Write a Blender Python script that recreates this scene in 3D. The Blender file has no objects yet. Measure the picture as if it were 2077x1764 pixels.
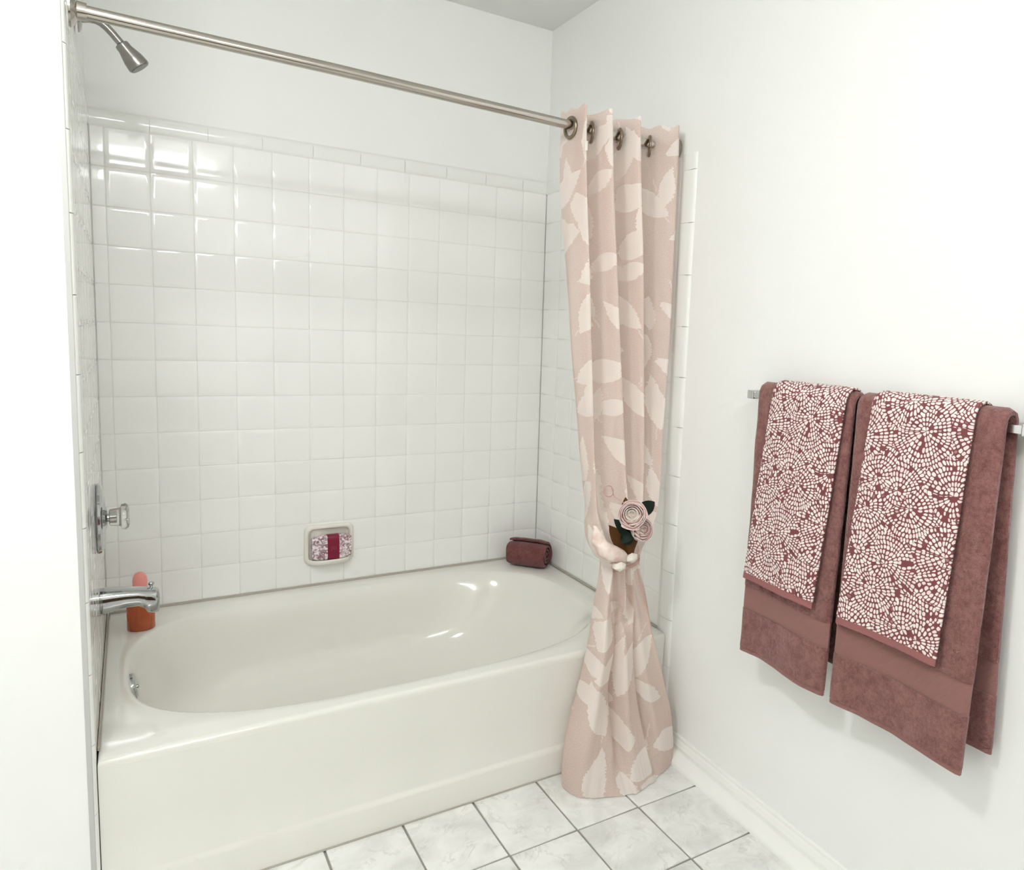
import bpy, bmesh, math, random
from mathutils import Vector, Matrix, noise

random.seed(7)
sc = bpy.context.scene
COL = sc.collection

# ------------------------------------------------------------------ camera
W_PX, H_PX = 2077, 1764
CAM = Vector((0.08512, -2.68425, 1.30504))
YAW, PITCH, ROLL, F_PX = 0.57342, -0.1188, 0.0434, 1499.004
PP = (1228.838, 853.33)
fw = Vector((math.sin(YAW) * math.cos(PITCH), math.cos(YAW) * math.cos(PITCH), math.sin(PITCH)))
rt = Vector((math.cos(YAW), -math.sin(YAW), 0))
up = rt.cross(fw)
R2 = math.cos(ROLL) * rt + math.sin(ROLL) * up
U2 = -math.sin(ROLL) * rt + math.cos(ROLL) * up
cd = bpy.data.cameras.new('camera')
cam = bpy.data.objects.new('camera', cd)
COL.objects.link(cam)
cam.matrix_world = Matrix(((R2.x, U2.x, -fw.x, CAM.x), (R2.y, U2.y, -fw.y, CAM.y), (R2.z, U2.z, -fw.z, CAM.z), (0, 0, 0, 1)))
cd.sensor_fit = 'HORIZONTAL'
cd.sensor_width = 36.0
cd.lens = F_PX * 36.0 / W_PX
cd.shift_x = (W_PX / 2 - PP[0]) / W_PX
cd.shift_y = (PP[1] - H_PX / 2) / W_PX
cd.clip_start = 0.02
sc.camera = cam

# ------------------------------------------------------------------ world, light levels, exposure
wd = bpy.data.worlds.new('world')
sc.world = wd
wd.use_nodes = True
wd.node_tree.nodes['Background'].inputs[0].default_value = (0.8, 0.88, 1.0, 1)
wd.node_tree.nodes['Background'].inputs[1].default_value = 0.6
VANITY_POWER = 34.0      # emission of the frosted vanity light on the rear wall
DOME_POWER = 76.0        # emission of the ceiling dome lamp
sc.view_settings.view_transform = 'Standard'
sc.view_settings.look = 'None'
sc.view_settings.gamma = 1.0
sc.view_settings.use_curve_mapping = False
sc.view_settings.exposure = 0.06
sc.cycles.diffuse_bounces = 6
sc.cycles.max_bounces = 8
sc.cycles.caustics_reflective = False
sc.cycles.caustics_refractive = False
sc.cycles.adaptive_threshold = 0.07
sc.cycles.adaptive_min_samples = 12

# ------------------------------------------------------------------ dimensions
L = 1.49338          # alcove length (left tile face x=0, right tile face x=L)
D = 0.909            # apron front at y=-D, back tile face y=0
ZR = 0.366           # tub rim
ZT = 1.8369          # bottom of the top trim
P = 0.113            # tile pitch
ZC = 2.457           # ceiling
YE = -0.930          # front edge of the tiled end walls
XS = -1.25           # side wall of the room (window)
YB = -3.40           # rear wall of the room
SL = 0.021           # the right wall runs slightly out of square


# ------------------------------------------------------------------ materials
def M(name, color=(0.8, 0.8, 0.8), rough=0.5, metal=0.0, spec=0.5, coat=0.0, trans=0.0, ior=1.45, sheen=0.0):
    m = bpy.data.materials.new(name)
    m.use_nodes = True
    b = m.node_tree.nodes['Principled BSDF']
    b.inputs['Base Color'].default_value = (*color, 1)
    b.inputs['Roughness'].default_value = rough
    b.inputs['Metallic'].default_value = metal
    b.inputs['Specular IOR Level'].default_value = spec
    b.inputs['Coat Weight'].default_value = coat
    b.inputs['Coat Roughness'].default_value = 0.04
    b.inputs['Transmission Weight'].default_value = trans
    b.inputs['IOR'].default_value = ior
    b.inputs['Sheen Weight'].default_value = sheen
    return m


class N:
    """small helper to write node trees"""
    def __init__(s, m):
        s.t = m.node_tree
        s.b = s.t.nodes.get('Principled BSDF')

    def new(s, kind, **kw):
        n = s.t.nodes.new(kind)
        for k, v in kw.items():
            if k.startswith('i_'):
                n.inputs[k[2:].replace('_', ' ')].default_value = v
            else:
                setattr(n, k, v)
        return n

    def link(s, a, b):
        s.t.links.new(a, b)

    def math(s, op, a, b=None, c=None):
        n = s.t.nodes.new('ShaderNodeMath')
        n.operation = op
        for i, v in enumerate((a, b, c)):
            if v is None:
                continue
            if isinstance(v, (int, float)):
                n.inputs[i].default_value = v
            else:
                s.link(v, n.inputs[i])
        return n.outputs[0]

    def ramp(s, fac, stops):
        n = s.t.nodes.new('ShaderNodeValToRGB')
        e = n.color_ramp.elements
        while len(e) < len(stops):
            e.new(0.5)
        for i, (p_, c_) in enumerate(stops):
            e[i].position = p_
            e[i].color = (*c_, 1) if len(c_) == 3 else c_
        s.link(fac, n.inputs[0])
        return n.outputs[0]

    def mixc(s, fac, a, b):
        n = s.t.nodes.new('ShaderNodeMix')
        n.data_type = 'RGBA'
        for sock, v in ((n.inputs[0], fac), (n.inputs[6], a), (n.inputs[7], b)):
            if isinstance(v, (int, float)):
                sock.default_value = v
            elif isinstance(v, tuple):
                sock.default_value = (*v, 1)
            else:
                s.link(v, sock)
        return n.outputs[2]

    def bump(s, h, strength=0.2, dist=0.002):
        n = s.t.nodes.new('ShaderNodeBump')
        n.inputs['Strength'].default_value = strength
        n.inputs['Distance'].default_value = dist
        s.link(h, n.inputs['Height'])
        s.link(n.outputs[0], s.b.inputs['Normal'])
        return n

    def coord(s, which='Object'):
        return s.t.nodes.new('ShaderNodeTexCoord').outputs[which]


def paint(name, col, rough=0.55, scale=900, strength=0.05):
    m = M(name, col, rough, spec=0.3)
    n = N(m)
    t = n.new('ShaderNodeTexNoise', i_Scale=scale, i_Detail=2.0)
    n.link(n.coord(), t.inputs['Vector'])
    n.bump(t.outputs[0], strength, 0.0006)
    return m


m_wall = paint('wall_paint', (0.865, 0.872, 0.853))
m_ceil = paint('ceiling_paint', (0.80, 0.80, 0.78), 0.8)
m_trimpaint = M('trim_paint', (0.86, 0.86, 0.83), 0.25, spec=0.5)
m_tile = M('glazed_tile', (0.83, 0.83, 0.80), 0.06, spec=0.55)
n = N(m_tile)
oi = n.new('ShaderNodeObjectInfo')
v = n.math('MULTIPLY_ADD', oi.outputs['Random'], 0.03, 0.98)
h = n.new('ShaderNodeHueSaturation', i_Color=(0.888, 0.888, 0.868, 1))
n.link(v, h.inputs['Value'])
n.link(h.outputs[0], n.b.inputs['Base Color'])
tn = n.new('ShaderNodeTexNoise', i_Scale=18.0, i_Detail=1.0)
n.link(n.coord(), tn.inputs['Vector'])
n.bump(tn.outputs[0], 0.03, 0.001)
m_trimtile = M('glazed_trim_tile', (0.84, 0.845, 0.82), 0.10, spec=0.5)
m_grout = M('wall_grout', (0.78, 0.775, 0.745), 0.85, spec=0.2)
m_caulk = M('caulk', (0.44, 0.41, 0.35), 0.7)
m_tub = M('tub_enamel', (0.76, 0.75, 0.70), 0.09, spec=0.5, coat=0.3)
m_chrome = M('chrome', (0.47, 0.48, 0.48), 0.06, 1.0)
m_nickel = M('brushed_nickel', (0.36, 0.345, 0.32), 0.22, 1.0)
m_rodnickel = M('satin_nickel_rod', (0.50, 0.465, 0.42), 0.17, 1.0)
m_bronze = M('antique_bronze', (0.30, 0.24, 0.175), 0.28, 1.0)
m_steel = M('satin_steel', (0.70, 0.71, 0.70), 0.22, 1.0)
m_dark = M('dark_nozzle', (0.20, 0.20, 0.18), 0.4, 0.6)
m_acrylic = M('clear_acrylic', (0.93, 0.93, 0.88), 0.05, trans=0.85, ior=1.49)

# floor tile: pale marbled ceramic
m_ftile = M('floor_tile', (0.8, 0.8, 0.78), 0.30, spec=0.45)
n = N(m_ftile)
oi = n.new('ShaderNodeObjectInfo')
geo = n.new('ShaderNodeNewGeometry')
off = n.new('ShaderNodeVectorMath', operation='MULTIPLY_ADD')
comb = n.new('ShaderNodeCombineXYZ')
n.link(oi.outputs['Random'], comb.inputs[0])
n.link(oi.outputs['Random'], comb.inputs[1])
n.link(comb.outputs[0], off.inputs[0])
off.inputs[1].default_value = (37, 53, 0)
n.link(geo.outputs['Position'], off.inputs[2])
cl = n.new('ShaderNodeTexNoise', i_Scale=9.0, i_Detail=5.0, i_Roughness=0.6, i_Distortion=0.6)
n.link(off.outputs[0], cl.inputs['Vector'])
vn = n.new('ShaderNodeTexNoise', i_Scale=7.0, i_Detail=6.0, i_Roughness=0.65, i_Distortion=1.6)
n.link(off.outputs[0], vn.inputs['Vector'])
ridge = n.math('ABSOLUTE', n.math('SUBTRACT', vn.outputs[0], 0.5))
vein = n.ramp(ridge, [(0.0, (1, 1, 1)), (0.035, (0, 0, 0))])
base = n.ramp(cl.outputs[0], [(0.30, (0.66, 0.66, 0.635)), (0.60, (0.82, 0.82, 0.795))])
mk = n.new('ShaderNodeTexNoise', i_Scale=14.0, i_Detail=2.0)
n.link(off.outputs[0], mk.inputs['Vector'])
vm = n.math('MULTIPLY', vein, n.ramp(mk.outputs[0], [(0.44, (0, 0, 0)), (0.64, (0.5, 0.5, 0.5))]))
n.link(n.mixc(vm, base, (0.50, 0.49, 0.46)), n.b.inputs['Base Color'])
fn = n.new('ShaderNodeTexNoise', i_Scale=60.0, i_Detail=3.0)
n.link(off.outputs[0], fn.inputs['Vector'])
n.bump(fn.outputs[0], 0.15, 0.0012)
m_fgrout = M('floor_grout', (0.30, 0.285, 0.25), 0.9, spec=0.1)


# towelling
def towelling(name, col, dark, scale=420):
    m = M(name, col, 0.95, spec=0.1, sheen=0.25)
    n = N(m)
    co = n.coord()
    a = n.new('ShaderNodeTexNoise', i_Scale=scale, i_Detail=2.0)
    b_ = n.new('ShaderNodeTexNoise', i_Scale=38.0, i_Detail=3.0)
    n.link(co, a.inputs['Vector'])
    n.link(co, b_.inputs['Vector'])
    c2 = n.new('ShaderNodeTexNoise', i_Scale=130.0, i_Detail=2.0)
    n.link(co, c2.inputs['Vector'])
    mixv = n.math('MULTIPLY_ADD', b_.outputs[0], 0.40, n.math('MULTIPLY_ADD', c2.outputs[0], 0.35, n.math('MULTIPLY', a.outputs[0], 0.33)))
    n.link(n.ramp(mixv, [(0.40, dark), (0.64, col)]), n.b.inputs['Base Color'])
    n.bump(mixv, 1.0, 0.006)
    return m


ROSE, ROSE_D = (0.275, 0.130, 0.118), (0.165, 0.062, 0.058)
m_towel = towelling('rose_towel', ROSE, ROSE_D)
m_wash = towelling('rose_washcloth', (0.20, 0.075, 0.072), (0.12, 0.036, 0.036), 500)
m_band = M('rose_dobby_band', (0.265, 0.128, 0.116), 0.8, spec=0.15, sheen=0.2)
n = N(m_band)
wv = n.new('ShaderNodeTexWave', i_Scale=190.0, bands_direction='DIAGONAL')
n.link(n.coord(), wv.inputs['Vector'])
n.bump(wv.outputs[0], 0.35, 0.001)

# printed hand towel: pale dashes set in fans and rings on a rose ground (flat print)
m_print = M('mosaic_print_towel', (0.8, 0.7, 0.7), 0.9, spec=0.1, sheen=0.15)
n = N(m_print)
uvn = n.new('ShaderNodeUVMap')
wp = n.new('ShaderNodeTexNoise', i_Scale=26.0, i_Detail=1.0)
n.link(uvn.outputs[0], wp.inputs['Vector'])
wsub = n.new('ShaderNodeVectorMath', operation='MULTIPLY_ADD')
n.link(wp.outputs['Color'], wsub.inputs[0])
wsub.inputs[1].default_value = (0.016, 0.016, 0)
n.link(uvn.outputs[0], wsub.inputs[2])
big = n.new('ShaderNodeTexVoronoi', voronoi_dimensions='2D', i_Scale=11.0, i_Randomness=0.9)
n.link(wsub.outputs[0], big.inputs['Vector'])
sub = n.new('ShaderNodeVectorMath', operation='SUBTRACT')
n.link(wsub.outputs[0], sub.inputs[0])
n.link(big.outputs['Position'], sub.inputs[1])
sep = n.new('ShaderNodeSeparateXYZ')
n.link(sub.outputs[0], sep.inputs[0])
ln = n.new('ShaderNodeVectorMath', operation='LENGTH')
n.link(sub.outputs[0], ln.inputs[0])
r_ = ln.outputs['Value']
th = n.math('ARCTAN2', sep.outputs[1], sep.outputs[0])
RING, DASH = 0.0100, 0.0070
rr_ = n.math('DIVIDE', r_, RING)
ring = n.math('FLOOR', rr_)
rmid = n.math('MULTIPLY', n.math('ADD', ring, 0.5), RING)
bc_ = n.new('ShaderNodeSeparateColor')
n.link(big.outputs['Color'], bc_.inputs[0])
tt_ = n.math('ADD', n.math('DIVIDE', n.math('MULTIPLY', th, rmid), DASH), n.math('MULTIPLY', n.math('ADD', ring, bc_.outputs[0]), 0.37))
kk_ = n.math('FLOOR', tt_)
hv = n.new('ShaderNodeCombineXYZ')
n.link(ring, hv.inputs[0])
n.link(kk_, hv.inputs[1])
n.link(bc_.outputs[1], hv.inputs[2])
wn_ = n.new('ShaderNodeTexWhiteNoise', noise_dimensions='3D')
n.link(hv.outputs[0], wn_.inputs['Vector'])
ws = n.new('ShaderNodeSeparateColor')
n.link(wn_.outputs['Color'], ws.inputs[0])
fr2 = n.math('ABSOLUTE', n.math('MULTIPLY_ADD', n.math('SUBTRACT', rr_, ring), 2.0, n.math('MULTIPLY_ADD', ws.outputs[1], 0.3, -1.15)))
ft2 = n.math('ABSOLUTE', n.math('MULTIPLY_ADD', n.math('SUBTRACT', tt_, kk_), 2.0, n.math('MULTIPLY_ADD', ws.outputs[2], 0.3, -1.15)))
sz = n.math('MULTIPLY_ADD', ws.outputs[0], 0.28, 0.60)
dd = n.math('ADD', n.math('POWER', n.math('DIVIDE', fr2, n.math('ADD', sz, 0.10)), 2.6), n.math('POWER', n.math('DIVIDE', ft2, sz), 2.6))
e1 = n.ramp(dd, [(0.80, (1, 1, 1)), (1.0, (0, 0, 0))])
rc = n.new('ShaderNodeSeparateColor')
n.link(wn_.outputs['Color'], rc.inputs[0])
e3 = n.ramp(rc.outputs[0], [(0.05, (0, 0, 0)), (0.07, (1, 1, 1))])
msk = n.math('MULTIPLY', e1, e3)
pale = n.mixc(rc.outputs[1], (0.84, 0.80, 0.745), (0.80, 0.66, 0.645))
n.link(n.mixc(msk, (0.20, 0.062, 0.066), pale), n.b.inputs['Base Color'])
tn = n.new('ShaderNodeTexNoise', i_Scale=700.0)
n.link(uvn.outputs[0], tn.inputs['Vector'])
n.bump(tn.outputs[0], 0.5, 0.0015)
m_printhem = M('rose_flat_hem', (0.30, 0.125, 0.122), 0.85, spec=0.15)

# curtain: dusty pink sheer ground with woven pale leaves
m_curt = bpy.data.materials.new('leaf_jacquard_sheer')
m_curt.use_nodes = True
n = N(m_curt)
n.t.nodes.remove(n.b)
uvn = n.new('ShaderNodeUVMap')


# the weave steps the leaf outlines row by row
sv = n.new('ShaderNodeSeparateXYZ')
n.link(uvn.outputs[0], sv.inputs[0])
wn = n.new('ShaderNodeTexWhiteNoise', noise_dimensions='1D')
n.link(n.math('FLOOR', n.math('MULTIPLY', sv.outputs[1], 240.0)), wn.inputs['W'])
wob = n.new('ShaderNodeCombineXYZ')
n.link(n.math('MULTIPLY_ADD', n.math('SUBTRACT', wn.outputs['Value'], 0.5), 0.006, sv.outputs[0]), wob.inputs[0])
n.link(sv.outputs[1], wob.inputs[1])


def leaf_layer(scale, length, width, lean, seed, rnd=0.75, keep=0.2):
    mp = n.new('ShaderNodeMapping')
    mp.inputs['Location'].default_value = (seed, seed * 0.7, 0)
    n.link(wob.outputs[0], mp.inputs['Vector'])
    vor = n.new('ShaderNodeTexVoronoi', voronoi_dimensions='2D', i_Scale=scale, i_Randomness=rnd)
    n.link(mp.outputs[0], vor.inputs['Vector'])
    sb = n.new('ShaderNodeVectorMath', operation='SUBTRACT')
    n.link(mp.outputs[0], sb.inputs[0])
    n.link(vor.outputs['Position'], sb.inputs[1])
    cs = n.new('ShaderNodeSeparateColor')
    n.link(vor.outputs['Color'], cs.inputs[0])
    ang = n.math('MULTIPLY_ADD', n.math('SUBTRACT', cs.outputs[0], 0.5), 2.6, lean)
    rot = n.new('ShaderNodeVectorRotate', rotation_type='Z_AXIS')
    n.link(sb.outputs[0], rot.inputs['Vector'])
    n.link(ang, rot.inputs['Angle'])
    s = n.new('ShaderNodeSeparateXYZ')
    n.link(rot.outputs[0], s.inputs[0])
    x_, y_ = s.outputs[0], s.outputs[1]
    t_ = n.math('DIVIDE', y_, length)                     # -1..1 along the leaf
    prof = n.math('SUBTRACT', 1.0, n.math('MULTIPLY', t_, t_))
    skew = n.math('MULTIPLY', prof, n.math('MULTIPLY_ADD', t_, -0.35, 1.0))
    wd_ = n.math('MULTIPLY', skew, width)
    d_ = n.math('SUBTRACT', wd_, n.math('ABSOLUTE', x_))
    inside = n.math('GREATER_THAN', d_, 0.0)
    on = n.math('GREATER_THAN', cs.outputs[1], keep)
    # stem: a thin line on through the leaf's axis
    stem = n.math('MULTIPLY', n.math('LESS_THAN', n.math('ABSOLUTE', n.math('ADD', x_, n.math('MULTIPLY', n.math('MULTIPLY', y_, y_), 1.6))), 0.0022),
                  n.math('LESS_THAN', n.math('ABSOLUTE', n.math('ADD', y_, length)), length * 0.9))
    return n.math('MULTIPLY', inside, on), stem, y_


l1, st1, y1 = leaf_layer(6.8, 0.084, 0.034, 0.25, 0.0, keep=0.12)
l2, st2, y2 = leaf_layer(8.2, 0.062, 0.024, -0.9, 5.3, keep=0.42)
lf = n.math('MAXIMUM', n.math('MAXIMUM', l1, l2), n.math('MULTIPLY', st1, 0.6))
suv = n.new('ShaderNodeSeparateXYZ')
n.link(uvn.outputs[0], suv.inputs[0])
lines = n.math('MULTIPLY_ADD', n.math('SINE', n.math('MULTIPLY', suv.outputs[1], 1500.0)), 0.07, 0.93)
weave = n.new('ShaderNodeTexNoise', i_Scale=420.0, i_Detail=1.0)
n.link(uvn.outputs[0], weave.inputs['Vector'])
gcol = n.ramp(weave.outputs[0], [(0.3, (0.70, 0.555, 0.495)), (0.7, (0.86, 0.725, 0.665))])
pcol = n.mixc(lines, (0.72, 0.61, 0.555), (0.90, 0.82, 0.77))
ccol = n.mixc(lf, gcol, pcol)
dif = n.new('ShaderNodeBsdfDiffuse')
trl = n.new('ShaderNodeBsdfTranslucent')
tra = n.new('ShaderNodeBsdfTransparent')
n.link(ccol, dif.inputs[0])
n.link(ccol, trl.inputs[0])
mx1 = n.new('ShaderNodeMixShader')
mx1.inputs[0].default_value = 0.30
n.link(dif.outputs[0], mx1.inputs[1])
n.link(trl.outputs[0], mx1.inputs[2])
mx2 = n.new('ShaderNodeMixShader')
n.link(n.math('MULTIPLY_ADD', lf, -0.10, 0.14), mx2.inputs[0])
n.link(mx1.outputs[0], mx2.inputs[1])
n.link(tra.outputs[0], mx2.inputs[2])
n.link(mx2.outputs[0], n.t.nodes['Material Output'].inputs['Surface'])
m_curthem = M('curtain_ground', (0.80, 0.655, 0.60), 0.9, spec=0.1)
n = N(m_curthem)
wv = n.new('ShaderNodeTexNoise', i_Scale=34.0, i_Detail=3.0)
n.link(n.coord(), wv.inputs['Vector'])
n.link(n.ramp(wv.outputs[0], [(0.40, (0.70, 0.535, 0.475)), (0.62, (0.83, 0.715, 0.66))]), n.b.inputs['Base Color'])
n.bump(wv.outputs[0], 0.5, 0.006)

m_petal = M('pale_pink_petal', (0.93, 0.80, 0.765), 0.7, spec=0.2)
m_petal2 = M('deeper_pink_petal', (0.90, 0.72, 0.685), 0.75, spec=0.15)
m_petalin = M('cream_petal', (0.95, 0.90, 0.84), 0.7, spec=0.2)
m_leaf = M('dark_green_leaf', (0.004, 0.013, 0.006), 0.55, spec=0.25)
m_kraft = M('brown_kraft', (0.085, 0.034, 0.007), 0.6, spec=0.2)
m_twine = M('pink_twine', (0.52, 0.33, 0.30), 0.9)
m_bow = M('ivory_gem', (0.80, 0.75, 0.68), 0.25)

m_bottle = M('orange_gel', (0.52, 0.115, 0.04), 0.15, spec=0.5, trans=0.15)
m_cap = M('coral_pink_cap', (0.80, 0.30, 0.27), 0.35)
m_clear = M('clear_collar', (0.80, 0.72, 0.72), 0.1, trans=0.5)
m_ceram = M('cream_ceramic', (0.78, 0.755, 0.69), 0.10)
m_wrap = M('toile_paper', (0.8, 0.76, 0.76), 0.3)
n = N(m_wrap)
t1 = n.new('ShaderNodeTexNoise', i_Scale=85.0, i_Detail=4.0, i_Roughness=0.6, i_Distortion=1.2)
n.link(n.coord(), t1.inputs['Vector'])
n.link(n.ramp(t1.outputs[0], [(0.42, (0.26, 0.14, 0.175)), (0.53, (0.66, 0.55, 0.57)), (0.60, (0.86, 0.83, 0.83))]), n.b.inputs['Base Color'])
m_wine = M('wine_band', (0.21, 0.008, 0.036), 0.35)
m_wine2 = M('wine_print', (0.33, 0.05, 0.09), 0.4)


def emit(name, col, power):
    m = bpy.data.materials.new(name)
    m.use_nodes = True
    nt = m.node_tree
    nt.nodes.remove(nt.nodes['Principled BSDF'])
    e = nt.nodes.new('ShaderNodeEmission')
    e.inputs[0].default_value = (*col, 1)
    e.inputs[1].default_value = power
    nt.links.new(e.outputs[0], nt.nodes['Material Output'].inputs['Surface'])
    return m


m_dlight = emit('frosted_dome_glass', (0.975, 0.99, 0.985), DOME_POWER)
m_vlight = emit('frosted_lamp_glass', (0.975, 0.99, 0.985), VANITY_POWER)


# ------------------------------------------------------------------ mesh helpers
def root_loc(p):
    v_ = Vector((0, 0, 0))
    while p is not None:
        v_ += p.location
        p = p.parent
    return v_


def obj(name, verts, faces, mat, parent=None, smooth=False, uvs=None, sharp=35, label=None):
    o_ = root_loc(parent)
    me = bpy.data.meshes.new(name)
    me.from_pydata([tuple(Vector(q) - o_) for q in verts], [], faces)
    me.validate()
    me.update()
    bm = bmesh.new()
    bm.from_mesh(me)
    bmesh.ops.recalc_face_normals(bm, faces=bm.faces)
    bm.to_mesh(me)
    bm.free()
    if uvs is not None:
        ul = me.uv_layers.new(name='UVMap')
        for lp in me.loops:
            ul.data[lp.index].uv = uvs[lp.vertex_index]
    me.materials.append(mat)
    if smooth:
        me.polygons.foreach_set('use_smooth', [True] * len(me.polygons))
        me.set_sharp_from_angle(angle=math.radians(sharp))
    o = bpy.data.objects.new(name, me)
    COL.objects.link(o)
    o.parent = parent
    if label:
        o['label'] = label
    return o


def tag(o, label, cat, group=None):
    o['label'] = label
    o['category'] = cat
    if group:
        o['group'] = group
    return o


def thing(name, label, cat, loc, group=None):
    o = bpy.data.objects.new(name, None)
    o.empty_display_size = 0.05
    COL.objects.link(o)
    o.location = loc
    return tag(o, label, cat, group)


def struct(o):
    o['kind'] = 'structure'
    return o


def box(x0, x1, y0, y1, z0, z1):
    v_ = [(x, y, z) for z in (z0, z1) for y in (y0, y1) for x in (x0, x1)]
    f_ = [(0, 2, 3, 1), (4, 5, 7, 6), (0, 1, 5, 4), (2, 6, 7, 3), (0, 4, 6, 2), (1, 3, 7, 5)]
    return v_, f_


def bevel_box(x0, x1, y0, y1, z0, z1, r, seg=2):
    bm = bmesh.new()
    v_, f_ = box(x0, x1, y0, y1, z0, z1)
    vs = [bm.verts.new(q) for q in v_]
    for q in f_:
        bm.faces.new([vs[i] for i in q])
    bmesh.ops.bevel(bm, geom=list(bm.edges), offset=r, segments=seg, profile=0.5, affect='EDGES')
    bm.verts.index_update()
    v_ = [tuple(q.co) for q in bm.verts]
    f_ = [tuple(w.index for w in q.verts) for q in bm.faces]
    bm.free()
    return v_, f_


def join(*parts):
    V_, F_ = [], []
    for v_, f_ in parts:
        k = len(V_)
        V_ += list(v_)
        F_ += [tuple(i + k for i in q) for q in f_]
    return V_, F_


def frame_of(d):
    d = Vector(d).normalized()
    a = Vector((0, 0, 1)) if abs(d.z) < 0.9 else Vector((1, 0, 0))
    u_ = d.cross(a).normalized()
    return u_, d.cross(u_).normalized(), d


def lathe(profile, origin, axis, seg=32, caps=True):
    """profile: list of (distance along axis, radius)"""
    u_, w_, d_ = frame_of(axis)
    o_ = Vector(origin)
    V_, F_ = [], []
    for t_, r in profile:
        for k in range(seg):
            a = 2 * math.pi * k / seg
            V_.append(tuple(o_ + d_ * t_ + (u_ * math.cos(a) + w_ * math.sin(a)) * r))
    for i in range(len(profile) - 1):
        for k in range(seg):
            k2 = (k + 1) % seg
            F_.append((i * seg + k, i * seg + k2, (i + 1) * seg + k2, (i + 1) * seg + k))
    if caps:
        F_.append(tuple(range(seg)))
        F_.append(tuple(range((len(profile) - 1) * seg, len(profile) * seg)))
    return V_, F_


def tube(path, radii, seg=20, caps=True):
    path = [Vector(q) for q in path]
    if isinstance(radii, (int, float)):
        radii = [radii] * len(path)
    V_, F_ = [], []
    prev = None
    for i, q in enumerate(path):
        d_ = (path[min(i + 1, len(path) - 1)] - path[max(i - 1, 0)]).normalized()
        if prev is None:
            u_, w_, _ = frame_of(d_)
        else:
            u_ = (prev - d_ * prev.dot(d_)).normalized()
            w_ = d_.cross(u_)
        prev = u_
        for k in range(seg):
            a = 2 * math.pi * k / seg
            V_.append(tuple(q + (u_ * math.cos(a) + w_ * math.sin(a)) * radii[i]))
    for i in range(len(path) - 1):
        for k in range(seg):
            k2 = (k + 1) % seg
            F_.append((i * seg + k, i * seg + k2, (i + 1) * seg + k2, (i + 1) * seg + k))
    if caps:
        F_.append(tuple(range(seg)))
        F_.append(tuple(range((len(path) - 1) * seg, len(path) * seg)))
    return V_, F_


def rings_mesh(rings, cap0=False, cap1=False):
    """loft closed rings with equal counts"""
    m_ = len(rings[0])
    V_ = [tuple(q) for r in rings for q in r]
    F_ = []
    for i in range(len(rings) - 1):
        for k in range(m_):
            k2 = (k + 1) % m_
            F_.append((i * m_ + k, i * m_ + k2, (i + 1) * m_ + k2, (i + 1) * m_ + k))
    if cap0:
        F_.append(tuple(range(m_)))
    if cap1:
        F_.append(tuple(range((len(rings) - 1) * m_, len(rings) * m_)))
    return V_, F_


def prism(profile, axis_pts):
    """extrude a closed 2-D profile given as function of end index"""
    rings = [axis_pts(i, profile) for i in range(2)]
    return rings_mesh(rings, True, True)


# ------------------------------------------------------------------ room shell
def wall_box(name, *a, mat=m_wall):
    v_, f_ = box(*a)
    return struct(obj(name, v_, f_, mat))


xr = L + 0.006                                   # painted right wall plane in the alcove
floor = wall_box('floor', XS - 0.1, L + 0.15, YB - 0.1, 0.12, -0.08, -0.0035, mat=m_fgrout)
ceiling = wall_box('ceiling', XS - 0.1, L + 0.15, YB - 0.1, 0.12, ZC, ZC + 0.08, mat=m_ceil)
wall_back = wall_box('wall_back', -0.006, L + 0.15, 0.0085, 0.12, -0.0035, ZC)
# right wall: the tiled alcove part and the painted part, which runs slightly out of square
wall_alcove = wall_box('wall_alcove', xr, L + 0.15, YE, 0.0085, -0.0035, ZC)
xe = xr - SL * (YE - YB)
pv = [(xr, YE), (xe, YB), (L + 0.15, YB), (L + 0.15, YE)]
wall_right = struct(obj('wall_right', *rings_mesh([[(x, y, -0.0035) for x, y in pv], [(x, y, ZC) for x, y in pv]], True, True), m_wall))


def xwall(y):
    return xr - (SL * (YE - y) if y < YE else 0.0)


# left partition: a thick block whose front face looks into the room, rounded outer corner
rc_ = 0.010
arc = [(-0.006 - rc_ + rc_ * math.cos(a), -0.926 + rc_ - rc_ * math.sin(a)) for a in [i * math.pi / 12 for i in range(7)]]
pv = [(-0.006, 0.12)] + arc + [(XS - 0.1, -0.926), (XS - 0.1, 0.12)]
wall_left = struct(obj('wall_left', *rings_mesh([[(x, y, -0.0035) for x, y in pv], [(x, y, ZC) for x, y in pv]], True, True), m_wall, smooth=True, sharp=40))
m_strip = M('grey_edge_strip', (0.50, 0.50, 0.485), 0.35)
obj('corner_strip', *bevel_box(-0.0150, -0.0055, -0.9285, -0.905, 0.002, ZC - 0.001, 0.001, 1), m_strip, wall_left)  # added strip; the grey band along the corner is put into its colour
wall_rear = wall_box('wall_rear', XS - 0.1, L + 0.15, YB - 0.1, YB, -0.0035, ZC)
wall_side = wall_box('wall_side', XS - 0.1, XS, YB, -0.926, -0.0035, ZC)

# ------------------------------------------------------------------ tiles
_tile_cache = {}


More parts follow.
